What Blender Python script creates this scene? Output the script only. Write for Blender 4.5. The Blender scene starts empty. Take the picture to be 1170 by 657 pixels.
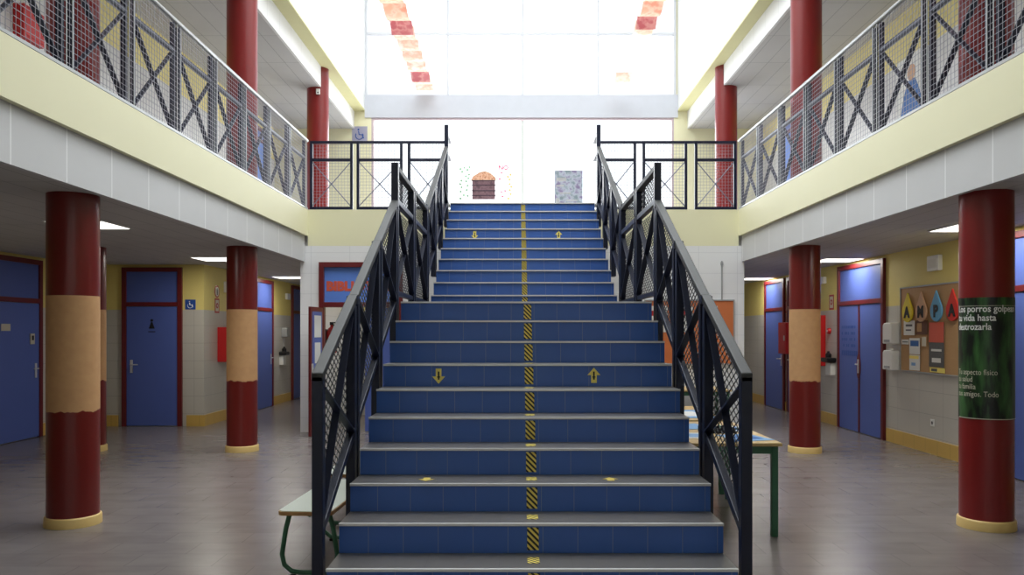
import bpy, math, random
from mathutils import Vector, Matrix
random.seed(7)
S = bpy.context.scene
COL = S.collection

# ------------------------------------------------------------------ camera, world, lights, exposure
cd = bpy.data.cameras.new('camera'); cam = bpy.data.objects.new('camera', cd); COL.objects.link(cam)
cam.location = (0, 0, 1.608); cam.rotation_euler = (math.pi/2, 0, 0)
cd.sensor_width = 36; cd.lens = 900/1170*36; cd.shift_x = -6/1170; cd.shift_y = 50.5/1170
cd.clip_end = 200
S.camera = cam
S.view_settings.view_transform = 'Standard'; S.view_settings.look = 'None'
S.view_settings.gamma = 1; S.view_settings.use_curve_mapping = False
S.view_settings.exposure = 0.0
w = bpy.data.worlds.new('sky'); S.world = w; w.use_nodes = True
w.node_tree.nodes['Background'].inputs[0].default_value = (.93, .96, 1, 1)
w.node_tree.nodes['Background'].inputs[1].default_value = 1.7

def area(name, loc, rot, sx, sy, power, col=(1, 1, 1)):
    l = bpy.data.lights.new(name, 'AREA'); l.shape = 'RECTANGLE'; l.size = sx; l.size_y = sy
    l.energy = power; l.color = col
    o = bpy.data.objects.new(name, l); COL.objects.link(o); o.location = loc; o.rotation_euler = rot
    return o
area('skylight_daylight', (.1, 9.2, 10.6), (0, 0, 0), 6.6, 8.0, 1080, (.95, .97, 1))
area('window_daylight', (.1, 18.6, 6.6), (math.radians(-90), 0, 0), 6.6, 6.4, 850, (.95, .97, 1))

# ------------------------------------------------------------------ materials
def newmat(name):
    m = bpy.data.materials.new(name); m.use_nodes = True
    return m, m.node_tree.nodes, m.node_tree.links, m.node_tree.nodes['Principled BSDF']

def srgb(r, g, b):
    f = lambda c: (c/255/12.92) if c/255 <= .04045 else ((c/255+.055)/1.055)**2.4
    return (f(r), f(g), f(b), 1)

def plain(name, col, rough=.5, metal=0, var=.0, scale=6, coat=0):
    m, N, L, P = newmat(name)
    P.inputs['Base Color'].default_value = col; P.inputs['Roughness'].default_value = rough
    P.inputs['Metallic'].default_value = metal
    if coat: P.inputs['Coat Weight'].default_value = coat; P.inputs['Coat Roughness'].default_value = .15
    tc = N.new('ShaderNodeTexCoord'); nz = N.new('ShaderNodeTexNoise')
    nz.inputs['Scale'].default_value = scale; nz.inputs['Detail'].default_value = 4
    L.new(tc.outputs['Object'], nz.inputs['Vector'])
    mr = N.new('ShaderNodeMapRange'); L.new(nz.outputs['Fac'], mr.inputs['Value'])
    v = var if var else .04
    mr.inputs['To Min'].default_value = 1-v; mr.inputs['To Max'].default_value = 1+v
    mx = N.new('ShaderNodeVectorMath'); mx.operation = 'SCALE'
    mx.inputs[0].default_value = col[:3]; L.new(mr.outputs['Result'], mx.inputs['Scale'])
    L.new(mx.outputs[0], P.inputs['Base Color'])
    return m

def gridfac(N, L, axes, sizes, offs, lw):
    """1 on joint lines, 0 elsewhere"""
    tc = N.new('ShaderNodeTexCoord'); sp = N.new('ShaderNodeSeparateXYZ'); L.new(tc.outputs['Object'], sp.inputs[0])
    out = None
    for a, s, o in zip(axes, sizes, offs):
        ad = N.new('ShaderNodeMath'); ad.operation = 'ADD'; ad.inputs[1].default_value = o+1000*s; L.new(sp.outputs[a], ad.inputs[0])
        md = N.new('ShaderNodeMath'); md.operation = 'MODULO'; md.inputs[1].default_value = s; L.new(ad.outputs[0], md.inputs[0])
        lt = N.new('ShaderNodeMath'); lt.operation = 'LESS_THAN'; lt.inputs[1].default_value = lw; L.new(md.outputs[0], lt.inputs[0])
        if out is None: out = lt
        else:
            mx = N.new('ShaderNodeMath'); mx.operation = 'MAXIMUM'; L.new(out.outputs[0], mx.inputs[0]); L.new(lt.outputs[0], mx.inputs[1]); out = mx
    return out, sp, tc

def mixc(N, L, fac, a, b):
    m = N.new('ShaderNodeMix'); m.data_type = 'RGBA'
    if hasattr(fac, 'links'): L.new(fac, m.inputs['Factor'])
    else: m.inputs['Factor'].default_value = fac
    for v, i in ((a, 6), (b, 7)):
        if hasattr(v, 'links'): L.new(v, m.inputs[i])
        else: m.inputs[i].default_value = v
    return m.outputs[2]

def tile(name, col, line, axes, sizes, offs=(0, 0, 0), lw=.004, rough=.3, var=.06, coat=0):
    m, N, L, P = newmat(name)
    g, sp, tc = gridfac(N, L, axes, sizes, offs, lw)
    nz = N.new('ShaderNodeTexNoise'); nz.inputs['Scale'].default_value = 2.2; nz.inputs['Detail'].default_value = 5
    L.new(tc.outputs['Object'], nz.inputs['Vector'])
    c2 = tuple(max(0, c*(1-var*2)) for c in col[:3])+(1,)
    base = mixc(N, L, nz.outputs['Fac'], col, c2)
    L.new(mixc(N, L, g.outputs[0], base, line), P.inputs['Base Color'])
    P.inputs['Roughness'].default_value = rough
    bp = N.new('ShaderNodeBump'); bp.invert = True; bp.inputs['Strength'].default_value = .25; bp.inputs['Distance'].default_value = .003
    L.new(g.outputs[0], bp.inputs['Height']); L.new(bp.outputs[0], P.inputs['Normal'])
    if coat: P.inputs['Coat Weight'].default_value = coat
    return m

def wallmat(name, split, yellow, tilec, axes):
    m, N, L, P = newmat(name)
    g, sp, tc = gridfac(N, L, axes, (.6, .3)[:len(axes)], (.1, .09), .005)
    tl = mixc(N, L, g.outputs[0], tilec, tuple(c*.62 for c in tilec[:3])+(1,))
    gt = N.new('ShaderNodeMath'); gt.operation = 'GREATER_THAN'; gt.inputs[1].default_value = split
    L.new(sp.outputs['Z'], gt.inputs[0])
    nz = N.new('ShaderNodeTexNoise'); nz.inputs['Scale'].default_value = 1.5; L.new(tc.outputs['Object'], nz.inputs['Vector'])
    ye = mixc(N, L, nz.outputs['Fac'], yellow, tuple(c*.93 for c in yellow[:3])+(1,))
    L.new(mixc(N, L, gt.outputs[0], tl, ye), P.inputs['Base Color'])
    mr = N.new('ShaderNodeMapRange'); L.new(gt.outputs[0], mr.inputs['Value']); mr.inputs['To Min'].default_value = .3; mr.inputs['To Max'].default_value = .7
    L.new(mr.outputs['Result'], P.inputs['Roughness'])
    return m

YEL = srgb(232, 214, 130); CREAM = srgb(233, 229, 192); TILEG = srgb(196, 192, 182)
M = {}
M['wall_y'] = wallmat('wall_tile_and_yellow_paint_side', 1.98, YEL, TILEG, ('Y', 'Z'))
M['wall_x'] = wallmat('wall_tile_and_yellow_paint_front', 1.98, YEL, TILEG, ('X', 'Z'))
M['wall_up'] = wallmat('upper_wall_paint', 5.42, srgb(228, 213, 140), srgb(205, 203, 200), ('Y', 'Z'))
M['cream'] = plain('cream_paint', CREAM, .6, var=.02, scale=2)
M['cream_white'] = plain('cream_white_paint', srgb(240, 240, 232), .6, var=.02)
M['olive'] = plain('dull_yellow_paint', srgb(205, 200, 150), .6, var=.03)
M['fascia'] = tile('fascia_panels', srgb(206, 206, 206), srgb(235, 235, 235), ('Y',), (.66,), (.0,), .014, .5, .04)
M['white_panel'] = tile('white_fascia_panels', srgb(232, 232, 230), srgb(200, 200, 200), ('Y',), (.6,), (0,), .008, .5, .02)
M['white_wall'] = tile('white_wall_tiles', srgb(236, 236, 236), srgb(208, 208, 210), ('X', 'Z'), (.62, .33), (.2, .1), .005, .35, .02)
M['ceil'] = tile('ceiling_panels', srgb(200, 198, 196), srgb(140, 140, 140), ('X', 'Y'), (.3, 1.2), (0, 0), .008, .7, .06)
M['basey'] = tile('yellow_baseboard', srgb(214, 176, 92), srgb(150, 120, 60), ('X', 'Y'), (.3, .3), (0, 0), .004, .35, .04)
M['base_cream'] = plain('cream_ring_paint', srgb(222, 190, 122), .4)
M['red'] = plain('dark_red_gloss_paint', srgb(128, 30, 30), .28, var=.05)
M['redframe'] = plain('dark_red_door_frame', srgb(104, 26, 30), .4)
M['blue_door'] = plain('blue_door_laminate', srgb(84, 104, 176), .45, var=.05, scale=3)
M['blue_glass'] = plain('blue_transom_panel', srgb(98, 140, 225), .4)
M['dark'] = plain('dark_slot', srgb(18, 18, 20), .5)
M['navy'] = plain('navy_black_steel', srgb(17, 24, 48), .38, var=.12, scale=9)
M['navy_top'] = plain('worn_grey_handrail_paint', srgb(56, 57, 57), .55, var=.10, scale=7)
M['greysteel'] = plain('grey_painted_steel', srgb(120, 124, 140), .35, var=.06)
M['wire'] = plain('pale_grey_wire', srgb(150, 150, 160), .35, metal=.3)
M['black_wire'] = plain('black_expanded_steel', srgb(26, 27, 32), .45)
M['chrome'] = plain('brushed_metal', srgb(214, 214, 212), .3, metal=.35)
M['white'] = plain('white_plastic', srgb(232, 232, 228), .4)
M['beige'] = plain('beige_plastic', srgb(206, 200, 180), .4)
M['black'] = plain('black_plastic', srgb(22, 22, 24), .35)
M['firered'] = plain('fire_red_enamel', srgb(190, 28, 30), .35)
M['sign_blue'] = plain('sign_blue', srgb(42, 82, 160), .4)
M['sign_red'] = plain('sign_red', srgb(176, 36, 36), .4)
M['yellow'] = plain('yellow_vinyl', srgb(250, 232, 120), .45)
M['yellow_line'] = plain('faded_yellow_vinyl', srgb(214, 190, 90), .5)
M['orange_paint'] = plain('orange_red_letters', srgb(215, 92, 66), .5)
M['green'] = plain('green_enamel_tube', srgb(58, 110, 82), .35)
M['bench_top'] = plain('pale_laminate', srgb(202, 210, 198), .35)
M['bench_edge'] = plain('varnished_wood_edge', srgb(184, 140, 88), .4, var=.15, scale=20)
M['wood_top'] = plain('light_wood_top', srgb(206, 176, 122), .35, var=.12, scale=12)
M['cork'] = plain('cork', srgb(186, 148, 104), .8, var=.12, scale=60)
M['orange_board'] = plain('orange_paper_backing', srgb(206, 116, 66), .7, var=.05)
M['alu'] = plain('aluminium_edge', srgb(170, 172, 172), .35, metal=.4)
M['paper'] = plain('white_paper', srgb(226, 226, 220), .7)
M['paper_blue'] = plain('pale_blue_paper', srgb(128, 172, 216), .6, var=.15)
M['blue_ink'] = plain('blue_ink', srgb(52, 104, 170), .6)
M['brown'] = plain('brown_print', srgb(96, 56, 34), .6, var=.35, scale=22)
M['grey_ink'] = plain('grey_print', srgb(92, 92, 92), .6, var=.3, scale=30)
M['drop_yellow'] = plain('yellow_foam', srgb(226, 206, 52), .6)
M['drop_tan'] = plain('tan_foam', srgb(206, 164, 130), .6)
M['drop_blue'] = plain('light_blue_foam', srgb(98, 164, 204), .6)
M['drop_red'] = plain('red_foam', srgb(206, 44, 32), .6)
M['riser'] = tile('blue_riser_tiles', srgb(66, 108, 190), srgb(118, 136, 176), ('X',), (.2,), (.055,), .004, .28, .09)
M['tread'] = tile('grey_tread_tiles', srgb(102, 99, 97), srgb(84, 82, 82), ('X',), (.4,), (.1,), .003, .32, .08)
M['nosing'] = plain('pale_nosing_strip', srgb(226, 226, 226), .25, metal=.1)
M['stair_side'] = plain('stair_side_plaster', srgb(214, 210, 200), .7)

def floor_mat():
    m, N, L, P = newmat('grey_brown_floor_tiles')
    tc = N.new('ShaderNodeTexCoord'); br = N.new('ShaderNodeTexBrick')
    L.new(tc.outputs['Object'], br.inputs['Vector'])
    br.offset = .5
    br.inputs['Color1'].default_value = srgb(132, 124, 121); br.inputs['Color2'].default_value = srgb(127, 119, 116)
    br.inputs['Mortar'].default_value = srgb(114, 107, 105)
    br.inputs['Scale'].default_value = 1; br.inputs['Mortar Size'].default_value = .0035
    br.inputs['Brick Width'].default_value = .60; br.inputs['Row Height'].default_value = .30
    nz = N.new('ShaderNodeTexNoise'); nz.inputs['Scale'].default_value = 3; nz.inputs['Detail'].default_value = 2
    mp = N.new('ShaderNodeMapping'); mp.inputs['Scale'].default_value = (1, 2, 1); mp.inputs['Location'].default_value = (.37, .21, 1.43)
    L.new(tc.outputs['Object'], mp.inputs[0]); L.new(mp.outputs[0], nz.inputs['Vector'])
    mm = N.new('ShaderNodeMix'); mm.data_type = 'RGBA'; mm.blend_type = 'MULTIPLY'; mm.inputs[0].default_value = .35
    L.new(br.outputs['Color'], mm.inputs[6]); L.new(nz.outputs['Fac'], mm.inputs[7])
    L.new(mm.outputs[2], P.inputs['Base Color'])
    mr = N.new('ShaderNodeMapRange'); L.new(nz.outputs['Fac'], mr.inputs['Value']); mr.inputs['To Min'].default_value = .22; mr.inputs['To Max'].default_value = .30
    P.inputs['Roughness'].default_value = .27
    return m
M['floor'] = floor_mat()

def column_mat():
    m, N, L, P = newmat('red_column_with_tan_band')
    tc = N.new('ShaderNodeTexCoord'); sp = N.new('ShaderNodeSeparateXYZ'); L.new(tc.outputs['Object'], sp.inputs[0])
    nz = N.new('ShaderNodeTexNoise'); nz.inputs['Scale'].default_value = 9; nz.inputs['Detail'].default_value = 2
    oi = N.new('ShaderNodeObjectInfo'); va = N.new('ShaderNodeVectorMath'); va.operation = 'ADD'
    L.new(oi.outputs['Location'], va.inputs[0]); L.new(tc.outputs['Object'], va.inputs[1])
    fl = N.new('ShaderNodeVectorMath'); fl.operation = 'MULTIPLY'; fl.inputs[1].default_value = (1, 1, 0); L.new(va.outputs[0], fl.inputs[0])
    L.new(fl.outputs[0], nz.inputs['Vector'])
    z2 = N.new('ShaderNodeMath'); z2.operation = 'MULTIPLY_ADD'; z2.inputs[1].default_value = .09
    L.new(nz.outputs['Fac'], z2.inputs[0]); L.new(sp.outputs['Z'], z2.inputs[2])
    a = N.new('ShaderNodeMath'); a.operation = 'GREATER_THAN'; a.inputs[1].default_value = .995; L.new(z2.outputs[0], a.inputs[0])
    b = N.new('ShaderNodeMath'); b.operation = 'LESS_THAN'; b.inputs[1].default_value = 1.905; L.new(sp.outputs['Z'], b.inputs[0])
    c = N.new('ShaderNodeMath'); c.operation = 'MULTIPLY'; L.new(a.outputs[0], c.inputs[0]); L.new(b.outputs[0], c.inputs[1])
    n2 = N.new('ShaderNodeTexNoise'); n2.inputs['Scale'].default_value = 14; L.new(tc.outputs['Object'], n2.inputs['Vector'])
    tan = mixc(N, L, n2.outputs['Fac'], srgb(212, 166, 116), srgb(196, 148, 102))
    L.new(mixc(N, L, c.outputs[0], srgb(112, 30, 26), tan), P.inputs['Base Color'])
    mr = N.new('ShaderNodeMapRange'); L.new(c.outputs[0], mr.inputs['Value']); mr.inputs['To Min'].default_value = .28; mr.inputs['To Max'].default_value = .7
    L.new(mr.outputs['Result'], P.inputs['Roughness'])
    return m
M['column'] = column_mat()

def hazard_mat():
    m, N, L, P = newmat('hazard_stripes')
    tc = N.new('ShaderNodeTexCoord'); sp = N.new('ShaderNodeSeparateXYZ'); L.new(tc.outputs['Object'], sp.inputs[0])
    a = N.new('ShaderNodeMath'); a.operation = 'SUBTRACT'; L.new(sp.outputs['X'], a.inputs[0])
    zy = N.new('ShaderNodeMath'); zy.operation = 'ADD'; L.new(sp.outputs['Z'], zy.inputs[0]); L.new(sp.outputs['Y'], zy.inputs[1])
    zs = N.new('ShaderNodeMath'); zs.operation = 'MULTIPLY'; zs.inputs[1].default_value = -1; L.new(zy.outputs[0], zs.inputs[0])
    L.new(zs.outputs[0], a.inputs[1])
    b = N.new('ShaderNodeMath'); b.operation = 'ADD'; b.inputs[1].default_value = 100*.035+.006; L.new(a.outputs[0], b.inputs[0])
    md = N.new('ShaderNodeMath'); md.operation = 'MODULO'; md.inputs[1].default_value = .035; L.new(b.outputs[0], md.inputs[0])
    lt = N.new('ShaderNodeMath'); lt.operation = 'LESS_THAN'; lt.inputs[1].default_value = .0165; L.new(md.outputs[0], lt.inputs[0])
    L.new(mixc(N, L, lt.outputs[0], srgb(244, 222, 110), srgb(24, 22, 20)), P.inputs['Base Color'])
    P.inputs['Roughness'].default_value = .45
    return m
M['hazard'] = hazard_mat()

def glass_mat():
    m, N, L, P = newmat('clear_glass'); N.remove(P)
    t = N.new('ShaderNodeBsdfTransparent'); t.inputs[0].default_value = (.97, .98, .98, 1)
    g = N.new('ShaderNodeBsdfGlossy'); g.inputs['Roughness'].default_value = .02
    x = N.new('ShaderNodeMixShader'); x.inputs[0].default_value = .05
    L.new(t.outputs[0], x.inputs[1]); L.new(g.outputs[0], x.inputs[2])
    L.new(x.outputs[0], N['Material Output'].inputs[0]); return m
M['glass'] = glass_mat()

def translucent(name, col, tcol, mix=.6, rough=.5):
    m, N, L, P = newmat(name)
    P.inputs['Base Color'].default_value = col; P.inputs['Roughness'].default_value = rough
    t = N.new('ShaderNodeBsdfTranslucent'); t.inputs[0].default_value = tcol
    x = N.new('ShaderNodeMixShader'); x.inputs[0].default_value = mix
    L.new(P.outputs[0], x.inputs[1]); L.new(t.outputs[0], x.inputs[2]); L.new(x.outputs[0], N['Material Output'].inputs[0])
    return m, N, L, P, t
M['poly'] = translucent('white_polycarbonate', (.9, .9, .9, 1), (.62, .63, .65, 1), .75)[0]

def paper_pattern(name, c1, c2, c3, scale, mix=.5):
    m, N, L, P, t = translucent(name, c1, c1, mix, .7)
    tc = N.new('ShaderNodeTexCoord'); vo = N.new('ShaderNodeTexNoise'); vo.inputs['Scale'].default_value = scale; vo.inputs['Detail'].default_value = 3
    L.new(tc.outputs['Object'], vo.inputs['Vector'])
    cr = N.new('ShaderNodeValToRGB'); e = cr.color_ramp.elements
    e[0].position = .38; e[0].color = c1; e[1].position = .62; e[1].color = c3
    n = e.new(.5); n.color = c2
    L.new(vo.outputs['Fac'], cr.inputs[0]); L.new(cr.outputs[0], P.inputs['Base Color']); L.new(cr.outputs[0], t.inputs[0])
    return m
M['sheet_pale'] = paper_pattern('painted_paper_pale', srgb(253, 240, 228), srgb(250, 222, 205), srgb(254, 248, 240), 5)  # garland papers: glare and backlight washed into these paler tones
M['sheet_orange'] = paper_pattern('painted_paper_orange', srgb(250, 216, 196), srgb(252, 232, 218), srgb(246, 200, 180), 6)
M['sheet_red'] = paper_pattern('painted_paper_red', srgb(234, 168, 172), srgb(244, 204, 200), srgb(226, 152, 158), 7)
M['poster_brown'] = paper_pattern('brown_cut_paper', srgb(112, 84, 92), srgb(128, 98, 104), srgb(98, 72, 80), 9, .2)
M['poster_line'] = translucent('dark_cut_paper', srgb(60, 40, 55), srgb(60, 40, 55), .1)[0]
M['poster_orange'] = paper_pattern('orange_tissue_paper', srgb(206, 150, 116), srgb(226, 184, 154), srgb(186, 128, 96), 16, .1)
M['poster_white'] = translucent('white_poster_paper', srgb(250, 250, 250), srgb(250, 250, 250), .6)[0]
M['poster_pink'] = translucent('pink_cut_paper', srgb(226, 90, 120), srgb(226, 90, 120), .3)[0]
M['poster_green'] = translucent('pale_green_cut_paper', srgb(150, 186, 156), srgb(150, 186, 156), .2)[0]
M['poster_yellow'] = translucent('pale_yellow_cut_paper', srgb(226, 196, 120), srgb(226, 196, 120), .2)[0]
M['poster_lilac'] = translucent('lilac_print', srgb(186, 184, 206), srgb(186, 184, 206), .3)[0]
M['poster_grey'] = paper_pattern('grey_blue_collage', srgb(120, 135, 140), srgb(176, 182, 192), srgb(128, 116, 146), 7, .15)
def forest_mat():
    m, N, L, P = newmat('dark_green_poster_print')
    tc = N.new('ShaderNodeTexCoord'); mp = N.new('ShaderNodeMapping'); mp.inputs['Scale'].default_value = (9, 9, 2.2)
    nz = N.new('ShaderNodeTexNoise'); nz.inputs['Scale'].default_value = 1.4; nz.inputs['Detail'].default_value = 6
    L.new(tc.outputs['Object'], mp.inputs[0]); L.new(mp.outputs[0], nz.inputs['Vector'])
    cr = N.new('ShaderNodeValToRGB'); e = cr.color_ramp.elements
    e[0].position = .42; e[0].color = srgb(14, 20, 16); e[1].position = .75; e[1].color = srgb(70, 118, 62)
    L.new(nz.outputs['Fac'], cr.inputs[0]); L.new(cr.outputs[0], P.inputs['Base Color']); P.inputs['Roughness'].default_value = .35
    return m
M['forest'] = forest_mat()
def emit(name, col, s):
    m, N, L, P = newmat(name); P.inputs['Base Color'].default_value = (.9, .9, .9, 1)
    P.inputs['Emission Color'].default_value = col; P.inputs['Emission Strength'].default_value = s; return m
M['lamp'] = emit('lit_lamp_diffuser', (1, .96, .88, 1), 2.5)

# ------------------------------------------------------------------ geometry helpers
class MB:
    def __init__(s): s.v = []; s.f = []; s.m = []; s.mats = []; s.smooth = False
    def mi(s, mat):
        if mat is None: return 0
        if mat not in s.mats: s.mats.append(mat)
        return s.mats.index(mat)
    def poly(s, vs, fs, mat=None):
        n = len(s.v); s.v += [tuple(p) for p in vs]; k = s.mi(mat)
        for f in fs: s.f.append([n+i for i in f]); s.m.append(k)
        return s
    def box(s, x0, x1, y0, y1, z0, z1, mat=None):
        x0, x1 = min(x0, x1), max(x0, x1); y0, y1 = min(y0, y1), max(y0, y1); z0, z1 = min(z0, z1), max(z0, z1)
        return s.poly([(x0,y0,z0),(x1,y0,z0),(x1,y1,z0),(x0,y1,z0),(x0,y0,z1),(x1,y0,z1),(x1,y1,z1),(x0,y1,z1)],
               [(0,3,2,1),(4,5,6,7),(0,1,5,4),(1,2,6,5),(2,3,7,6),(3,0,4,7)], mat)
    def bar(s, p0, p1, w, h, up=(0, 0, 1), mat=None):
        p0 = Vector(p0); p1 = Vector(p1); d = (p1-p0).normalized(); sd = d.cross(Vector(up))
        if sd.length < 1e-4: sd = d.cross(Vector((1, 0, 0)))
        sd.normalize(); u = sd.cross(d).normalized(); a = sd*w/2; b = u*h/2
        vs = [p0-a-b, p0+a-b, p0+a+b, p0-a+b, p1-a-b, p1+a-b, p1+a+b, p1-a+b]
        return s.poly(vs, [(0,1,2,3),(7,6,5,4),(0,4,5,1),(1,5,6,2),(2,6,7,3),(3,7,4,0)], mat)
    def shear(s, y0, z0, y1, z1, x0, x1, h, mat=None):
        """bar in the YZ plane with vertical ends; top line y0,z0 to y1,z1, height h"""
        vs = [(x0,y0,z0-h),(x1,y0,z0-h),(x1,y1,z1-h),(x0,y1,z1-h),(x0,y0,z0),(x1,y0,z0),(x1,y1,z1),(x0,y1,z1)]
        return s.poly(vs, [(0,3,2,1),(4,5,6,7),(0,1,5,4),(1,2,6,5),(2,3,7,6),(3,0,4,7)], mat)
    def lathe(s, prof, n=40, c=(0, 0), axis='z', mat=None, z=0):
        vs = []; fs = []
        for r, h in prof:
            for i in range(n):
                a = 2*math.pi*i/n
                vs.append((c[0]+r*math.cos(a), c[1]+r*math.sin(a), h+z))
        for j in range(len(prof)-1):
            for i in range(n):
                k = (i+1) % n; fs.append((j*n+i, j*n+k, (j+1)*n+k, (j+1)*n+i))
        fs.append(tuple(range(n-1, -1, -1))); fs.append(tuple((len(prof)-1)*n+i for i in range(n)))
        return s.poly(vs, fs, mat)
    def tube(s, pts, r, n=10, mat=None):
        pts = [Vector(p) for p in pts]; vs = []; fs = []; pu = None
        for i, p in enumerate(pts):
            d = (pts[min(i+1, len(pts)-1)]-pts[max(i-1, 0)]).normalized()
            if pu is None: pu = d.orthogonal().normalized()
            pu = (pu-d*pu.dot(d)).normalized(); q = d.cross(pu)
            for k in range(n):
                a = 2*math.pi*k/n; vs.append(p+(pu*math.cos(a)+q*math.sin(a))*r)
        for i in range(len(pts)-1):
            for k in range(n):
                j = (k+1) % n; fs.append((i*n+k, i*n+j, (i+1)*n+j, (i+1)*n+k))
        fs.append(tuple(range(n-1, -1, -1))); fs.append(tuple((len(pts)-1)*n+k for k in range(n)))
        return s.poly(vs, fs, mat)
    def prism(s, pts, z0, z1, mat=None):
        """outline in local x,y; thickness in z"""
        n = len(pts); vs = [(x, y, z0) for x, y in pts]+[(x, y, z1) for x, y in pts]
        fs = [tuple(range(n-1, -1, -1)), tuple(range(n, 2*n))]+[(i, (i+1) % n, n+(i+1) % n, n+i) for i in range(n)]
        return s.poly(vs, fs, mat)
    def build(s, name, mat=None, parent=None, bevel=0, smooth=False, origin=None):
        me = bpy.data.meshes.new(name)
        vs = s.v if origin is None else [(a-origin[0], b-origin[1], c-origin[2]) for a, b, c in s.v]
        me.from_pydata(vs, [], s.f)
        if s.mats:
            for m in s.mats: me.materials.append(m)
            me.polygons.foreach_set('material_index', s.m)
        else: me.materials.append(mat)
        me.update()
        o = bpy.data.objects.new(name, me); COL.objects.link(o)
        if origin is not None: o.location = origin
        if parent is not None: o.parent = parent
        if bevel:
            b = o.modifiers.new('bevel', 'BEVEL'); b.width = bevel; b.segments = 2; b.limit_method = 'ANGLE'; b.angle_limit = .6
        if smooth:
            me.polygons.foreach_set('use_smooth', [True]*len(me.polygons))
            try: me.set_sharp_from_angle(angle=math.radians(40))
            except Exception: pass
        return o

def tag(o, label, cat, group=None, kind=None):
    if label: o['label'] = label
    if cat: o['category'] = cat
    if group: o['group'] = group
    if kind: o['kind'] = kind
    return o
def struct(o, label=None): o['kind'] = 'structure'; 
def st(mb, name, mat=None, bevel=0):
    o = mb.build(name, mat, bevel=bevel); o['kind'] = 'structure'; return o
PI = math.pi
ROT = {'back': (PI/2, 0, 0), 'left': (PI/2, 0, PI/2), 'right': (PI/2, 0, -PI/2), None: (0, 0, 0)}
def thing(name, label, cat, loc=(0, 0, 0), side=None, group=None, rz=0):
    """Empty at the base of a thing; with side, local x runs right, y up, z out of that wall"""
    o = bpy.data.objects.new(name, None); COL.objects.link(o); o.location = loc
    o.rotation_euler = ROT[side]
    if rz: o.rotation_euler.z = rz
    return tag(o, label, cat, group)
def text(s, size, name, mat, parent, x, y, z, ext=.002, align='LEFT', bold=0, sx=1.0, wrap=None, rot=0):
    c = bpy.data.curves.new('t', 'FONT'); c.body = s; c.size = size; c.extrude = ext; c.align_x = align
    c.offset = bold; c.resolution_u = 3; c.space_line = .95
    o = bpy.data.objects.new('t', c); COL.objects.link(o)
    dg = bpy.context.evaluated_depsgraph_get(); me = bpy.data.meshes.new_from_object(o.evaluated_get(dg))
    bpy.data.objects.remove(o); bpy.data.curves.remove(c)
    me.name = name; me.materials.clear(); me.materials.append(mat)
    cr, sr = math.cos(rot), math.sin(rot)
    for v in me.vertices:
        a, b = v.co.x*sx, v.co.y
        v.co.x, v.co.y, v.co.z = x+a*cr-b*sr, y+a*sr+b*cr, z+v.co.z
    if wrap:
        for v in me.vertices: v.co = wrap(v.co)
    r = bpy.data.objects.new(name, me); COL.objects.link(r)
    if parent is not None: r.parent = parent
    return r

XL, XR, YF, YB = -3.35, 3.54, -3.0, 12.6      # atrium edges, front end, rear slab edge
WL, WR = -5.33, 5.46                          # corridor walls
ZF, YW = 3.57, 17.5                           # upper floor level, window wall
# ------------------------------------------------------------------ big structure
st(MB().box(-8.5, 6.2, YF, 21, -.2, 0), 'floor', M['floor'])
# corridor walls, ground floor
st(MB().box(-7.55, -7.35, YF, 13.6, 0, 2.75), 'wall_left', M['wall_y'])
st(MB().box(-7.35, WL, 13.4, 13.6, 0, 2.75, M['wall_x']).box(WL-.2, WL, 13.6, 20.2, 0, 2.75, M['wall_y']), 'wall_left_rear')
st(MB().box(WR, WR+.2, YF, 20.2, 0, 2.75), 'wall_right', M['wall_y'])
st(MB().box(WL, -3.47, 20, 20.2, 0, 2.75).box(3.63, WR, 20, 20.2, 0, 2.75), 'wall_rear', M['wall_x'])
st(MB().box(-7.55, WR+.2, YF-.2, YF, 0, 10.4), 'wall_front', M['cream_white'])
# baseboards
st(MB().box(-7.35, -7.33, YF, 11.0, 0, .19).box(-7.35, -7.33, 12.15, 13.4, 0, .19).box(-7.33, -6.78, 13.38, 13.4, 0, .19)
   .box(-5.62, WL, 13.38, 13.4, 0, .19).box(WL, WL+.02, 13.38, 15.86, 0, .19).box(WL, WL+.02, 17.14, 18.5, 0, .19).box(WL, WL+.02, 19.5, 20, 0, .19), 'baseboard_left', M['basey'])
st(MB().box(WR-.02, WR, 8.75, 11.62, 0, .19).box(WR-.02, WR, 13.36, 14.3, 0, .19).box(WR-.02, WR, 15.9, 16.0, 0, .19)
   .box(WR-.02, WR, 17.35, 20, 0, .19).box(WR-.02, WR, YF, 7.3, 0, .19), 'baseboard_right', M['basey'])
# library front wall below the rear slab, with the opening of its double door (X -3.15..-1.85)
lw = MB()
lw.box(-3.47, -3.17, YB, YB+.2, 0, 2.98).box(-1.83, 3.63, YB, YB+.2, 0, 2.98).box(-3.17, -1.83, YB, YB+.2, 2.72, 2.98)
lw.box(-3.47, -3.27, YB+.2, 20, 0, 2.75).box(3.43, 3.63, YB+.2, 20, 0, 2.75)
st(lw, 'wall_back', M['white_wall'])
st(MB().box(-3.27, 3.43, 15.2, 15.3, 0, 2.75), 'wall_library', M['wall_x'])
# corridor ceilings = undersides of the gallery slabs
st(MB().box(-7.55, XL-.06, YF, YB, 2.75, 2.80).box(-7.55, -3.47, YB, 20.2, 2.75, 2.80).box(XR+.06, WR+.2, YF, YB, 2.75, 2.80)
   .box(3.63, WR+.2, YB, 20.2, 2.75, 2.80).box(-3.27, 3.43, YB+.2, 15.3, 2.75, 2.8), 'ceiling', M['ceil'])
# slabs (upper floor)
st(MB().box(-7.55, XL-.06, YF, YB+.05, 2.98, ZF).box(XR+.06, WR+.2, YF, YB+.05, 2.98, ZF).box(-7.55, WR+.2, YB+.05, YW, 2.98, ZF)
   .box(-7.55, WR+.2, YW, 20.2, 2.98, 3.3), 'floor_upper', M['ceil'])
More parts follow.
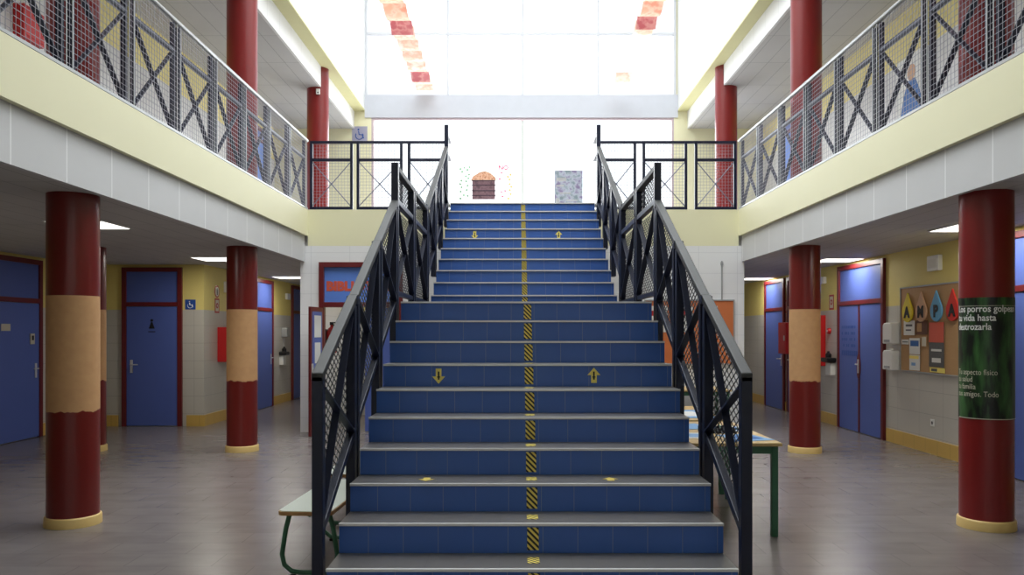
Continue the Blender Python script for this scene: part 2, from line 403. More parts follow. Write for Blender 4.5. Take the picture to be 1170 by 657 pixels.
# yellow edge band, protruding, and the recessed grey panels below it
st(MB().box(XL-.06, XL, YF, YB, 3.14, ZF-.01).box(XR, XR+.06, YF, YB, 3.14, ZF-.01), 'trim_1', M['cream'])
st(MB().box(XL, -1.0, YB, YB+.05, 2.98, ZF-.01).box(1.16, XR, YB, YB+.05, 2.98, ZF-.01).box(-1.0, 1.16, YB, YB+.05, 2.98, ZF-.01), 'trim_2', M['cream'])
st(MB().box(XL-.10, XL-.05, YF, YB, 2.73, 3.14).box(XR+.05, XR+.10, YF, YB, 2.73, 3.14), 'trim_3', M['fascia'])
# upper side walls
st(MB().box(WL-.27, WL-.07, YF, YW, ZF, 6.2), 'wall_left_upper', M['wall_up'])
st(MB().box(WR, WR+.2, YF, YW, ZF, 6.2), 'wall_right_upper', M['wall_up'])
# upper gallery ceilings and their white edge boards
st(MB().box(-5.6, -3.66, YF, YW, 6.12, 6.2).box(3.82, 5.66, YF, YW, 6.12, 6.2), 'ceiling_upper', M['ceil'])
st(MB().box(-3.66, -3.62, YF, YW, 6.12, 6.5).box(3.78, 3.82, YF, YW, 6.12, 6.5), 'trim_4', M['white_panel'])
# roof beams along the atrium, cream, up to the skylight
st(MB().box(-3.80, -3.38, YF, YW, 6.5, 6.53).box(3.56, 3.98, YF, YW, 6.5, 6.53), 'trim_5', M['olive'])
st(MB().box(-3.80, -3.38, YF, YW, 6.53, 10.0).box(3.56, 3.98, YF, YW, 6.53, 10.0), 'trim_7', M['white'])
# rear wall around the window: gallery end walls, pilasters and beam
st(MB().box(-5.6, -3.24, YW, YW+.25, ZF, 6.5).box(3.48, 5.66, YW, YW+.25, ZF, 6.5).box(-3.8, -3.36, YW, YW+.25, 6.5, 10).box(3.53, 3.98, YW, YW+.25, 6.5, 10), 'wall_back_upper', M['cream'])
st(MB().box(-3.38, 3.56, YW-.05, YW+.25, 6.36, 6.86), 'trim_6', plain('grey_white_beam_paint', srgb(200, 203, 210), .6))
# window below the beam
wn = MB().box(-3.24, -3.19, YW, YW+.08, ZF, 6.36).box(3.43, 3.48, YW, YW+.08, ZF, 6.36).box(-3.19, 3.43, YW, YW+.08, 6.31, 6.36).box(-3.19, 3.43, YW, YW+.08, ZF, ZF+.06)
W1 = st(wn, 'window_1', plain('pinkish_grey_frame', srgb(196, 178, 182), .5))
MB().box(-3.19, 3.43, YW+.03, YW+.045, ZF+.06, 6.31).build('pane', M['glass'], W1)
MB().box(.09, .15, YW+.05, YW+.09, ZF+.06, 6.31).build('mullion', M['white'], W1)
# tall translucent glazing above the beam, its frame behind the sheets
fr = MB()
for x in (-3.36, -1.54, .12, 1.80, 3.50): fr.box(x-.025, x+.025, YW-.03, YW+.02, 6.86, 10)
for z in (8.22,): fr.box(-3.36, 3.53, YW-.028, YW+.018, z-.03, z+.03)
W2 = st(fr, 'window_2', plain('pale_grey_glazing_bars', srgb(208, 210, 214), .5))
gz = MB().box(-3.36, 3.53, YW+.02, YW+.03, 6.86, 10).build('pane', M['poly'], W2)
# unseen solid roof added to darken the front part, skylight behind it
st(MB().box(-3.8, 4.0, YF, 4.6, 10.0, 10.2), 'ceiling_shade_roof', M['cream_white'])
sk = MB()
for i in range(7): sk.box(-3.4, 3.6, 4.6+2.12*i, 4.6+2.12*i+.08, 10.0, 10.1)
for x in (-3.4, -1.66, .06, 1.8, 3.5): sk.box(x, x+.08, 4.6, YW+.2, 10.0, 10.1)
W3 = st(sk, 'window_3', M['white'])
MB().box(-3.4, 3.6, 4.6, YW+.2, 10.04, 10.05).build('pane', M['glass'], W3)

# ------------------------------------------------------------------ doors
def lever(p, x, y, z, d, mat=None):
    m = MB().box(x-.022, x+.022, y-.11, y+.11, z, z+.008)
    m.tube([(x, y+.03, z), (x, y+.03, z+.05), (x+d*.02, y+.03, z+.055), (x+d*.13, y+.03, z+.055)], .010)
    return m.build('door_handle', mat or M['chrome'], p, smooth=False)
def door(n, side, loc, w, h=2.70, leaves=1, hinge=-1, tz=2.04, leafmat=None, transmat=None):
    t = thing('door_%d' % n, None, None, loc, side); t['kind'] = 'structure'
    f = .075; d = .05; a = w/2
    MB().box(-a, -a+f, 0, h, 0, d).box(a-f, a, 0, h, 0, d).box(-a+f, a-f, h-f, h, 0, d).box(-a+f, a-f, tz, tz+.07, 0, d).build('door_frame', M['redframe'], t, .004)
    MB().box(-a+f, a-f, tz+.07, h-f, .005, .022).build('transom_panel', transmat or M['blue_door'], t)
    ws = (w-2*f)/leaves
    for i in range(leaves):
        x0 = -a+f+ws*i
        lf = MB().box(x0+.004, x0+ws-.004, .012, tz-.004, .005, .034).build('door_leaf', leafmat or M['blue_door'], t, .003)
        if leaves == 1:
            hx = x0+.09 if hinge > 0 else x0+ws-.09
            lever(lf, hx, 1.02, .034, 1 if hinge > 0 else -1)
        else:
            MB().box(x0+.004 if i else x0+ws-.03, x0+.03 if i else x0+ws-.004, .012, tz-.004, .034, .040).build('door_edge_strip', M['redframe'], lf)
            hx = x0+.07 if i else x0+ws-.07
            if i: 
                MB().prism([(hx-.07+.09*math.cos(q*PI/10)*.75, 1.06+.2*math.sin(q*PI/10)) for q in range(20)], .040, .048).build('door_escutcheon', M['redframe'], lf)
                lever(lf, hx-.07, 1.06, .049, 1)
    return t
d1 = door(1, 'left', (-7.35, 11.58, 0), 1.1, leaves=1, hinge=-1)
def paper(parent, name, x0, x1, y0, y1, z, mat, th=.003): return MB().box(x0, x1, y0, y1, z, z+th).build(name, mat, parent)
paper(d1, 'door_sign', -.42, -.22, 1.62, 1.72, .036, M['beige'], .006)
MB().box(.24, .34, 1.42, 1.58, .035, .05, M['beige']).box(.27, .31, 1.48, 1.55, .05, .056, M['dark']).build('door_reader', None, d1)
d2 = door(2, 'back', (-6.2, 13.4, 0), 1.02, hinge=1)
ic = MB(); ic.lathe([(.024, 0), (.024, .003)], 16, (0, 1.80), z=.036); ic.prism([(-.012, 1.77), (.012, 1.77), (.05, 1.66), (-.05, 1.66)], .036, .039); ic.box(-.06, .06, 1.60, 1.615, .036, .039)
ic.build('door_pictogram', M['dark'], d2)
door(3, 'left', (WL, 16.5, 0), 1.2, hinge=-1)
door(4, 'left', (WL, 19.0, 0), .9, hinge=-1, leafmat=M['blue_door'])
d5 = door(5, 'right', (WR, 12.5, 0), 1.68, leaves=2)
g5 = MB()
for r in range(4):
    for c in range(9):
        if random.random() < .75: g5.box(-.66+.06*c, -.66+.06*c+random.uniform(.025, .045), 1.66-.1*r, 1.66-.1*r+.045, .036, .038)
for c in range(11): g5.box(-.66+.06*c, -.66+.06*c+.035, 1.22, 1.30, .036, .038)
g5.build('door_lettering', M['sign_blue'], d5)
door(6, 'right', (WR, 15.1, 0), 1.5, hinge=1)
door(7, 'right', (WR, 16.65, 0), 1.26, hinge=-1)
door(8, 'right', (WR, 8.0, 0), 1.36, leaves=1, hinge=-1)
door(9, 'left', (WL-.07, 16.3, ZF), 1.1, h=2.3, tz=2.0, leafmat=M['blue_glass'])
door(10, 'right', (WR, 15.6, ZF), 1.1, h=2.3, tz=2.0, leafmat=M['blue_glass'])
# library double door in the rear wall, left leaf swung open towards the hall
d11 = thing('door_11', None, None, (-2.5, YB, 0), 'back'); d11['kind'] = 'structure'
MB().box(-.67, -.59, 0, 2.72, -.1, .03).box(.59, .67, 0, 2.72, -.1, .03).box(-.59, .59, 2.64, 2.72, -.1, .03).box(-.59, .59, 2.0, 2.08, -.1, .03).build('door_frame', M['redframe'], d11, .004)
MB().box(-.59, .59, 2.08, 2.64, -.05, -.03).build('transom_panel', M['blue_glass'], d11)
text('BIBLIOTECA', .20, 'door_lettering', M['orange_paint'], d11, -.56, 2.27, -.028, .002, bold=.012, sx=1.05)
rl = MB().box(.06, .58, .012, 1.99, -.06, -.02).build('door_leaf', M['blue_door'], d11, .003)
lf = bpy.data.objects.new('door_leaf', None)
ol = MB().box(0, .60, .012, 1.99, -.018, .018).build('door_leaf', M['redframe'], d11, .003)
ol.location = (-.61, 0, .05); ol.rotation_euler = (0, math.radians(-94), 0)
MB().box(.07, .53, .10, 1.92, .018, .022).box(.07, .53, .10, 1.92, -.022, -.018).build('door_panel', M['blue_door'], ol)
pp = MB()
for (a, b, c, e) in ((.12, .44, 1.52, 1.86), (.15, .42, 1.12, 1.44)): pp.box(a, b, c, e, -.025, -.022).box(a, b, c, e, .022, .025)
pp.build('door_notice', M['paper'], ol)
MB().box(.50, .56, .88, 1.12, -.03, .03, M['chrome']).tube([(.53, 1.0, -.07), (.40, 1.0, -.07)], .01, mat=M['chrome']).tube([(.53, 1.0, -.07), (.53, 1.0, -.02)], .01, mat=M['chrome']).build('door_handle', None, ol)
bpy.data.objects.remove(lf)

# ------------------------------------------------------------------ columns
def column(x, y, label, group, z0=0, top=2.75, band=True):
    t = thing('column', label, 'column', (x, y, z0), None, group)
    b = .08 if band else 0
    MB().lathe([(.2, b*.5), (.2, top)], 64).build('column_shaft', M['column'] if band else M['red'], t, smooth=True)
    if band: MB().lathe([(.218, 0), (.216, .070), (.212, .078), (.204, .082), (.19, .082)], 64).build('base_ring', M['base_cream'], t, smooth=True)
    return t
G1 = 'round red columns of the ground floor'
column(-3.72, 6.6, 'nearest left red and tan column, large, at the hall edge', G1)
column(-3.72, 10.65, 'red and tan column left of the stairs with the red fire box beside it', G1)
column(-5.78, 10.65, 'red and tan column half hidden behind the nearest left column', G1)
cR = column(3.87, 6.5, 'nearest right red column wrapped in a dark green poster', G1)

for c in cR.children:
    if c.name.startswith('column_shaft'): c.data.materials[0] = M['red']
column(3.85, 10.55, 'red and tan column right of the stairs, left of the blue double door', G1)
G2 = 'round red columns of the upper gallery'
for x, y, l in ((-3.72, 6.6, 'upper left gallery column nearest the camera, behind the wire mesh'), (-3.72, 10.65, 'middle red column on the upper left gallery, rising above the handrail'),
                (-3.72, 14.7, 'far red column at the rear end of the upper left gallery'), (3.87, 6.5, 'upper right gallery column nearest the camera, behind the wire mesh'),
                (3.87, 10.55, 'middle red column on the upper right gallery, rising above the handrail'), (3.87, 14.6, 'far red column at the rear end of the upper right gallery')):
    column(x, y, l, G2, ZF, 6.5-ZF, False)
# poster around the right column (arc around local z)
po = thing('wrapped_poster', 'dark green anti drug poster wrapped around the nearest right column', 'poster', (3.87, 6.5, .90))
A0 = math.atan2(-6.5, -3.87)            # towards the camera
def arc_at(u, r): a = A0+u/.2; return (r*math.cos(a), r*math.sin(a))
m = MB(); vs = []; fs = []; n = 60; U0, U1 = -.285, .42
for i in range(n+1):
    u = U0+(U1-U0)*i/n
    for r in (.2005, .2035):
        for z in (0, .985): vs.append((*arc_at(u, r), z))
for i in range(n):
    a = 4*i; b = a+4
    fs += [(a+2, b+2, b+3, a+3), (a, a+1, b+1, b), (a+1, a+3, b+3, b+1), (a, b, b+2, a+2)]
fs += [(0, 2, 3, 1), (4*n, 4*n+1, 4*n+3, 4*n+2)]
m.poly(vs, fs).build('poster_print', M['forest'], po, smooth=True)
def wrapf(co): x, y = arc_at(co.x, .2037+co.z); return Vector((x, y, co.y))
x0 = U0+.035
text('Los porros golpean\ntu vida hasta\ndestrozarla', .076, 'poster_title', M['white'], po, x0, .868, 0, .0006, bold=.0012, wrap=wrapf, sx=.83)
text('Tu aspecto f\u00edsico\ntu salud\ntu familia\ntus amigos. Todo', .062, 'poster_text', M['beige'], po, x0, .36, 0, .0005, wrap=wrapf, sx=.78)
for z0_, z1_ in ((.915, .918), (.002, .008)):
    m = MB(); vs = []
    for i in range(31):
        p = arc_at(x0+.6*i/30, .2040); vs += [(*p, z0_), (*p, z1_)]
    m.poly(vs, [(2*i, 2*i+2, 2*i+3, 2*i+1) for i in range(30)]).build('poster_rule', M['beige'], po)


# ------------------------------------------------------------------ staircase
SX0, SX1 = -1.02, 1.18
stairs = thing('staircase', 'wide straight staircase with blue tiled risers and grey treads rising to the gallery', 'staircase', (0, 0, 0))
prof = [(3.92, 0)]
steps = []
for k in range(10): steps.append((3.9+.3*k, .17*(k+1), .3))
steps.append((6.9, 1.87, 2.4))
for j in range(1, 11): steps.append((9.0+.3*j, 1.87+.17*j, .3 if j < 10 else .65))
for (y, z, d) in steps: prof += [(y+.02, z-.03), (y+d+.02, z-.03)]
prof[-1] = (12.6, prof[-1][1])
under = [(12.6, 3.0), (12.3, 3.0), (9.5, 1.50), (6.9, 1.50), (4.25, 0)]
pl = prof+under
n = len(pl); m = MB()
vs = [(SX0+.01, y, z) for y, z in pl]+[(SX1-.01, y, z) for y, z in pl]
# side faces as quads per step keep the concave outline clean
m.poly(vs, [(i, (i+1) % n, n+(i+1) % n, n+i) for i in range(n)])
m.poly(vs, [tuple(range(n)), tuple(range(2*n-1, n-1, -1))])
m.build('stair_body', M['stair_side'], stairs)
TX = .09
for i, (y, z, d) in enumerate(steps):
    s = MB().box(SX0, SX1, y+.012, y+.022, z-.17, z-.014, M['riser']).box(SX0, SX1, y+.0, y+d+.012, z-.014, z, M['tread'])
    o = s.build('step', None, stairs, origin=(0, y, z))
    MB().box(SX0, SX1, -.004, .014, -.012, .0025).build('nosing_strip', M['nosing'], o)
    hz = MB().box(TX-.033, TX+.033, -.0015, .0, -.065, .065).build('hazard_tape', M['hazard'], o)
    hz.location = (0, .0118, -.088)
    if d < .6:
        hz = MB().box(TX-.033, TX+.033, -.055, .055, 0, .0015).build('hazard_tape', M['hazard'], o)
        hz.location = (0, d*.55, .0005)
    if i in (7, 17):
        for ax, dn in ((-.60, 1), (.585, -1)):
            sg = dn
            pts = [(-.022, .055), (.022, .055), (.022, -.005), (.05, -.005), (0, -.062), (-.05, -.005), (-.022, -.005)]
            if dn < 0: pts = [(-a, -b) for a, b in pts]
            a = MB().prism(pts, 0, .0015).build('arrow_marking', M['yellow'], o)
            a.rotation_euler = (PI/2, 0, 0); a.location = (ax, .0115, -.088)
            b = MB().box(-.006, .006, -.03, .032, .0015, .0025).box(-.012, .012, -.014, -.006, .0015, .0025).build('arrow_core', M['dark'], None)
            b.parent = o; b.rotation_euler = (PI/2, 0, 0); b.location = (ax, .0115, -.088)
    if i == 3:
        for ax, dn in ((-.57, 1), (.585, -1)):
            pts = [(-.022, .05), (.022, .05), (.022, 0), (.05, 0), (0, -.06), (-.05, 0), (-.022, 0)]
            if dn < 0: pts = [(-a, -b) for a, b in pts]
            a = MB().prism(pts, 0, .0015).build('arrow_marking', M['yellow_line'], o); a.location = (ax, .15, .0005)

# ------------------------------------------------------------------ railings
def diamond(mb, y0, y1, top, bot, x, lw=.10, lh=.05, r=.0034):
    """expanded metal between two lines top(y) and bot(y) in the plane X = x"""
    k = lh/lw
    for sg in (1, -1):
        c = -6.0
        while c < 8.0:
            # line z = sg*k*(y) + c ; clip
            lo, hi = y0, y1; N_ = 60; seg = []
            inside = False; start = None
            for q in range(N_+1):
                yy = y0+(y1-y0)*q/N_; zz = sg*k*yy+c
                ok = bot(yy) <= zz <= top(yy)
                if ok and not inside: start = yy; inside = True
                if inside and (not ok or q == N_):
                    seg.append((start, yy)); inside = False
            for a, b in seg:
                if b-a > .01: mb.bar((x, a, sg*k*a+c), (x, b, sg*k*b+c), r, r*1.6, (1, 0, 0))
            c += lh
    return mb
def stair_rail(x, out, label):
    """out = +1 when the outside of the stairs lies towards +X"""
    t = thing('stair_railing', label, 'railing', (x, 4.28, 0), None, 'navy steel railings of the staircase')
    L = lambda mb, name, mat, bevel=0: mb.build(name, mat, t, bevel, origin=(x, 4.28, 0))
    p = .03
    def post(y, z0, z1): L(MB().box(x-p, x+p, y-.03, y+.03, z0, z1), 'post', M['navy'], .004).location = (0, 0, 0)
    def part(mb, name, mat, bevel=0):
        o = L(mb, name, mat, bevel); o.location = (0, 0, 0); return o
    t1 = lambda y: 1.385+(y-4.28)*.518
    t2 = lambda y: 3.08+(y-9.30)*.50
    def panel(ya, yb, top, bot, mx=0):
        part(MB().bar((x-out*.012, ya, top(ya)-.05), (x-out*.012, yb, bot(yb)+.03), .012, .045, (1, 0, 0)), 'cross_brace', M['navy'])
        part(MB().bar((x+out*.002, ya, bot(ya)+.03), (x+out*.002, yb, top(yb)-.05), .012, .045, (1, 0, 0)), 'cross_brace', M['navy'])
        part(diamond(MB(), ya, yb, lambda y: top(y)-.03, lambda y: bot(y)+.02, x+out*.024), 'mesh_screen', M['black_wire'])
    # lower flight
    js = [4.28, 5.18, 6.07, 6.95]
    b1 = lambda y: t1(y)-.88
    for i in range(3):
        a, b = js[i], js[i+1]
        part(MB().shear(a-.03 if i == 0 else a+.012, t1(a), b-.012, t1(b), x-.031, x+.031, .05), 'handrail', M['navy_top'], .006)
        part(MB().shear(a, b1(a)+.03, b, b1(b)+.03, x-.022, x+.022, .055), 'bottom_rail', M['navy'], .003)
        panel(a+.08 if i else a+.03, b-.08, lambda y: t1(y)-.05, b1)
        if i == 0: post(a, .0, t1(a)-.02)
        else:
            for q in (-.055, .055): post(a+q, b1(a)-.56, t1(a+q)-.045)
            part(MB().box(x-.036, x+.036, a-.03, a+.02, t1(a)-.06, t1(a)-.01), 'joint_plate', M['navy'])
    post(6.88, b1(6.88)-.45, t1(6.88)-.045)
    post(6.97, 1.50, 3.10)
    # landing
    part(MB().box(x-.03, x+.03, 7.0, 9.24, 3.03, 3.08), 'handrail', M['navy_top'], .006)
    part(MB().box(x-.025, x+.025, 7.0, 9.24, 2.74, 2.79), 'mid_rail', M['navy'], .003)
    part(MB().box(x-.022, x+.022, 7.0, 9.24, 1.93, 1.97), 'bottom_rail', M['navy'], .003)
    for q in (8.03, 8.15): post(q, 1.60, 3.04)
    for a, b in ((7.0, 8.0), (8.18, 9.21)):
        panel(a, b, lambda y: 2.75, lambda y: 1.96)
        part(diamond(MB(), a, b, lambda y: 3.03, lambda y: 2.79, x+out*.024), 'mesh_screen', M['black_wire'])
    post(9.24, 1.60, 3.10)
    # upper flight
    js = [9.30, 10.2, 11.1, 12.0]
    b2 = lambda y: t2(y)-.86
    for i in range(3):
        a, b = js[i], js[i+1]
        part(MB().shear(a+.01, t2(a), b-.01, t2(b), x-.03, x+.03, .05), 'handrail', M['navy_top'], .006)
        part(MB().shear(a, b2(a)+.03, b, b2(b)+.03, x-.022, x+.022, .05), 'bottom_rail', M['navy'], .003)
        panel(a+.08, b-.08, lambda y: t2(y)-.05, b2)
        if i:
            for q in (-.055, .055): post(a+q, b2(a)-.35, t2(a+q)-.045)
    post(9.36, 1.75, 3.08)
    post(11.93, 3.2, t2(11.93)-.04)
    post(12.02, 3.2, 4.76)
    # short return to the slab edge
    part(MB().box(x-.025, x+.025, 12.05, 12.62, 4.62, 4.67), 'handrail', M['navy'], .003)
    part(MB().box(x-.022, x+.022, 12.05, 12.62, 4.34, 4.38), 'mid_rail', M['navy'])
    part(MB().box(x-.022, x+.022, 12.05, 12.62, 3.60, 3.64), 'bottom_rail', M['navy'])
    return t
stair_rail(-1.08, -1, 'left navy steel stair railing with crossed bars and diamond mesh')
stair_rail(1.24, 1, 'right navy steel stair railing with crossed bars and diamond mesh')

def rear_rail(xs, label):
    """railing along the rear slab edge, facing the camera; xs = panel edges"""
    y = YB+.06; z = ZF
    t = thing('gallery_railing', label, 'railing', (xs[0][0], y, z), None, 'railings of the upper gallery')
    ox = xs[0][0]
    def part(mb, name, mat, bevel=0):
        o = mb.build(name, mat, t, bevel, origin=(ox, y, z)); o.location = (0, 0, 0); return o
    part(MB().box(xs[0][0], xs[-1][1], y-.025, y+.025, z+1.06, z+1.10), 'handrail', M['navy'], .004)
    for a, b in xs:
        for q in (a+.022, b-.022): part(MB().box(q-.022, q+.022, y-.022, y+.022, z, z+1.06), 'post', M['navy'], .003)
        part(MB().box(a+.044, b-.044, y-.022, y+.022, z+.775, z+.82), 'mid_rail', M['navy'], .003)
        part(MB().box(a+.044, b-.044, y-.022, y+.022, z+.0, z+.045), 'bottom_rail', M['navy'], .003)
        for c in ((a+.04, z+.06, b-.04, z+.76), (a+.04, z+.76, b-.04, z+.06)):
            part(MB().tube([(c[0], y, c[1]), (c[2], y, c[3])], .008, 8), 'cross_brace', M['greysteel'])
        k = MB().poly([], []); mx = (a+b)/2; mz = z+.41
        part(MB().poly(*disc((mx, y-.012, mz), .018, .024)), 'centre_disc', M['greysteel'])
        g = MB(); x = a+.05
        while x < b-.045: g.box(x-.0018, x+.0018, y+.024, y+.0276, z+.03, z+1.06); x += .05
        zz = z+.05
        while zz < z+1.05: g.box(a+.04, b-.04, y+.0276, y+.031, zz-.0018, zz+.0018); zz += .05
        part(g, 'mesh_screen', M['wire'])
    return t
def disc(c, r, th):
    vs = []; n = 16
    for yy in (0, th):
        for i in range(n):
            q = 2*PI*i/n; vs.append((c[0]+r*math.cos(q), c[1]+yy, c[2]+r*math.sin(q)))
    return vs, [tuple(range(n)), tuple(range(2*n-1, n-1, -1))]+[(i, n+i, n+(i+1) % n, (i+1) % n) for i in range(n)]
rear_rail([(-3.33, -2.64), (-2.58, -1.84), (-1.76, -1.11)], 'rear left gallery railing between stair head and left gallery')
rear_rail([(1.27, 1.91), (2.01, 2.73), (2.85, 3.52)], 'rear right gallery railing between stair head and right gallery')

def side_rail(x, out, label):
    """out = direction from the atrium towards the gallery (+1 / -1); mesh hangs on the atrium side"""
    z = ZF
    xc = x+out*.045
    t = thing('gallery_railing', label, 'railing', (xc, YB, z), None, 'railings of the upper gallery')
    def part(mb, name, mat, bevel=0):
        o = mb.build(name, mat, t, bevel, origin=(xc, YB, z)); o.location = (0, 0, 0); return o
    NP = 10; sp = .955; xm = x+out*.012
    part(MB().tube([(x+out*.02, YB+.03, z+1.10), (x+out*.02, YB-NP*sp, z+1.10)], .025, 14), 'handrail', M['alu']).data.polygons.foreach_set('use_smooth', [True]*16)
    part(MB().box(x+out*.0, x+out*.024, YB-NP*sp, YB, z-.005, z+.02), 'mesh_edge_strip', M['alu'])
    for i in range(NP):
        b = YB-i*sp-.07; a = YB-(i+1)*sp+.07
        for q in (a, b): part(MB().box(xc-.022, xc+.022, q-.022, q+.022, z, z+1.08), 'post', M['navy'], .003)
        part(MB().box(xc-.022, xc+.022, a+.022, b-.022, z+.785, z+.83), 'mid_rail', M['navy'], .003)
        part(MB().box(xc-.018, xc+.018, a+.022, b-.022, z+.0, z+.035), 'bottom_rail', M['navy'], .003)
        for (za, zb) in ((z+.78, z+.04), (z+.04, z+.78)):
            part(MB().bar((xc, a+.02, za), (xc, b-.02, zb), .012, .046, (1, 0, 0)), 'cross_brace', M['navy'])
        g = MB(); y = a-.07
        while y < b+.07: g.box(xm-.0015, xm+.0015, y-.0015, y+.0015, z+.0, z+1.08); y += .0535
        zz = z+.05
        while zz < z+1.07: g.box(xm-.0015, xm+.0015, a-.07, b+.07, zz-.0015, zz+.0015); zz += .05
        part(g, 'mesh_screen', M['wire'])
        for q in (a-.028, b+.028): part(MB().box(xm-.003, xm+.003, q-.005, q+.005, z, z+1.08), 'mesh_frame_strip', M['alu'])
    return t
side_rail(XL, -1, 'long wire mesh railing along the upper left gallery')
side_rail(XR, 1, 'long wire mesh railing along the upper right gallery')

# ------------------------------------------------------------------ ceiling lights
def lamp(x, y, label):
    t = thing('ceiling_light', label, 'ceiling light', (x, y, 2.75), None, 'square lit panels in the corridor ceilings')
    MB().box(-.31, .31, -.31, .31, -.012, 0).build('light_frame', M['white'], t)
    MB().box(-.29, .29, -.29, .29, -.016, -.012).build('light_diffuser', M['lamp'], t)
    area('lamp_light', (x, y, 2.75-.018), (0, 0, 0), .56, .56, 20, (1, .96, .88))
lamp(-4.55, 8.36, 'lit ceiling panel right behind the nearest left column')
lamp(-4.68, 12.3, 'lit ceiling panel left of the second left column, above the wheelchair sign')
lamp(-4.75, 16.5, 'lit ceiling panel far back in the left corridor')
lamp(4.95, 8.6, 'lit ceiling panel beside the top of the poster column')
lamp(5.08, 12.5, 'lit ceiling panel in front of the blue double door')
lamp(5.12, 16.9, 'lit ceiling panel far back in the right corridor')

lamp(-1.8, 13.9, 'added ceiling panel that brightens the library behind the open door')  # unseen lamp added to brighten the library interior
# ------------------------------------------------------------------ signs and wall equipment
def wheel_icon(p, s, z, mat):
    m = MB()
    m.tube([(s*.28*math.cos(a)-.02*s, s*.28*math.sin(a)-.12*s, z) for a in [math.radians(q) for q in range(150, 400, 15)]], s*.035, 6)
    m.tube([(-.08*s, .20*s, z), (-.04*s, -.05*s, z), (.18*s, -.05*s, z), (.30*s, -.32*s, z)], s*.045, 6)
    m.lathe([(s*.07, 0), (s*.07, .003)], 12, (-.09*s, .32*s), z=z)
    m.build('wheelchair_symbol', mat, p)
t = thing('wheelchair_sign', 'blue square wheelchair sign on the wall beside the left blue door', 'sign', (-5.56, 13.4, 2.07), 'back')
MB().box(-.09, .09, -.085, .085, 0, .004).build('sign_plate', M['sign_blue'], t, .001); wheel_icon(t, .15, .006, M['white'])
t = thing('wheelchair_sign', 'small pale blue round symbol sign at the end wall of the upper left gallery', 'sign', (-3.50, YW, 6.0), 'back')
MB().box(-.17, .17, -.17, .17, 0, .004).build('sign_plate', M['poster_lilac'], t, .001); wheel_icon(t, .3, .006, M['sign_blue'])
t = thing('sensor_box', 'small white sensor box on the far upper left column', 'sensor', (-3.66, 14.49, 6.02), 'back')
MB().box(-.035, .035, -.05, .05, 0, .03).build('sensor_body', M['white'], t, .004)
MB().box(-.012, .012, -.03, -.01, .03, .034).build('sensor_lens', M['dark'], t)
# left wall group
t = thing('round_sign', 'round white notice above the red emergency sign on the left wall', 'sign', (WL, 13.98, 2.32), 'left')
MB().lathe([(.11, 0), (.11, .004)], 28).build('sign_plate', M['sign_red'], t); MB().lathe([(.085, .004), (.085, .006)], 28).build('sign_face', M['beige'], t)
MB().box(-.015, .015, -.06, .06, .006, .008).build('sign_symbol', M['dark'], t)
def fire_sign(loc, side, label):
    t = thing('fire_sign', label, 'sign', loc, side, 'red fire equipment signs')
    MB().box(-.1, .1, -.13, .13, 0, .004).build('sign_plate', M['sign_red'], t, .001)
    MB().box(-.07, .07, -.10, .10, .004, .005).build('sign_face', M['beige'], t)
    MB().lathe([(.05, 0), (.05, .002)], 20, z=.005).build('hose_symbol', M['sign_red'], t)
    MB().lathe([(.02, 0), (.02, .002)], 16, z=.007).build('hose_hub', M['beige'], t)
fire_sign((WL, 13.98, 2.07), 'left', 'red square fire hose sign on the left wall above the red box')
fire_sign((WR, 13.68, 2.12), 'right', 'red square fire hose sign left of the blue double door')
fire_sign((WR, 15.93, 2.12), 'right', 'small red sign between the two far right doors')
def cabinet(loc, side, w, h, d, label):
    t = thing('fire_cabinet', label, 'fire cabinet', loc, side, 'red fire hose cabinets')
    MB().box(-w/2, w/2, -h/2, h/2, 0, d).build('cabinet_body', M['firered'], t, .006)
    MB().box(-w/2+.03, w/2-.03, -h/2+.03, h/2-.03, d, d+.008).build('cabinet_door', M['firered'], t, .003)
    MB().box(w/2-.07, w/2-.05, -.05, .05, d+.008, d+.025).build('cabinet_latch', M['chrome'], t)
cabinet((WL, 14.25, 1.38), 'left', .5, .62, .17, 'red fire hose cabinet on the left wall behind the second left column')
cabinet((WR, 15.65, 1.48), 'right', .45, .62, .2, 'red fire hose cabinet on the right wall, left of the second right column')
cabinet((WR, 14.02, 1.45), 'right', .16, .9, .16, 'narrow red fire cabinet just right of the second right column')
cabinet((WL-.07, 8.62, 4.95), 'left', .38, .36, .12, 'dark red cabinet on the upper left gallery wall behind the mesh')
t = thing('fire_alarm', 'small round red fire alarm below the fire sign right of the column', 'alarm', (WR, 13.75, 1.62), 'right')
MB().lathe([(.055, 0), (.055, .03), (.045, .045), (.02, .05)], 24).build('alarm_body', M['firered'], t, smooth=True); MB().lathe([(.02, .05), (.018, .056)], 16).build('alarm_button', M['white'], t)
def dispenser(loc, side, label, mat, w=.24, h=.30, d=.13, cat='dispenser', grp='wall dispensers'):
    t = thing('soap_dispenser', label, cat, loc, side, grp)
    MB().prism([(-w/2, -h/2), (w/2, -h/2), (w/2, h*.38), (w*.36, h/2), (-w*.36, h/2), (-w/2, h*.38)], 0, d).build('dispenser_body', mat, t, .012)
    MB().box(-w*.3, w*.3, -h*.42, -h*.30, d, d+.006).build('dispenser_slot', M['alu'], t)
    return t
dispenser((WR, 11.36, 1.585), 'right', 'upper beige dispenser on the right wall beside the double door', M['white'], .28, .30)
dispenser((WR, 11.36, 1.20), 'right', 'lower beige dispenser on the right wall beside the double door', M['white'], .28, .28)
dispenser((WL, 17.9, 1.60), 'left', 'small metal dispenser beside the far left blue door', M['alu'], .22, .22)
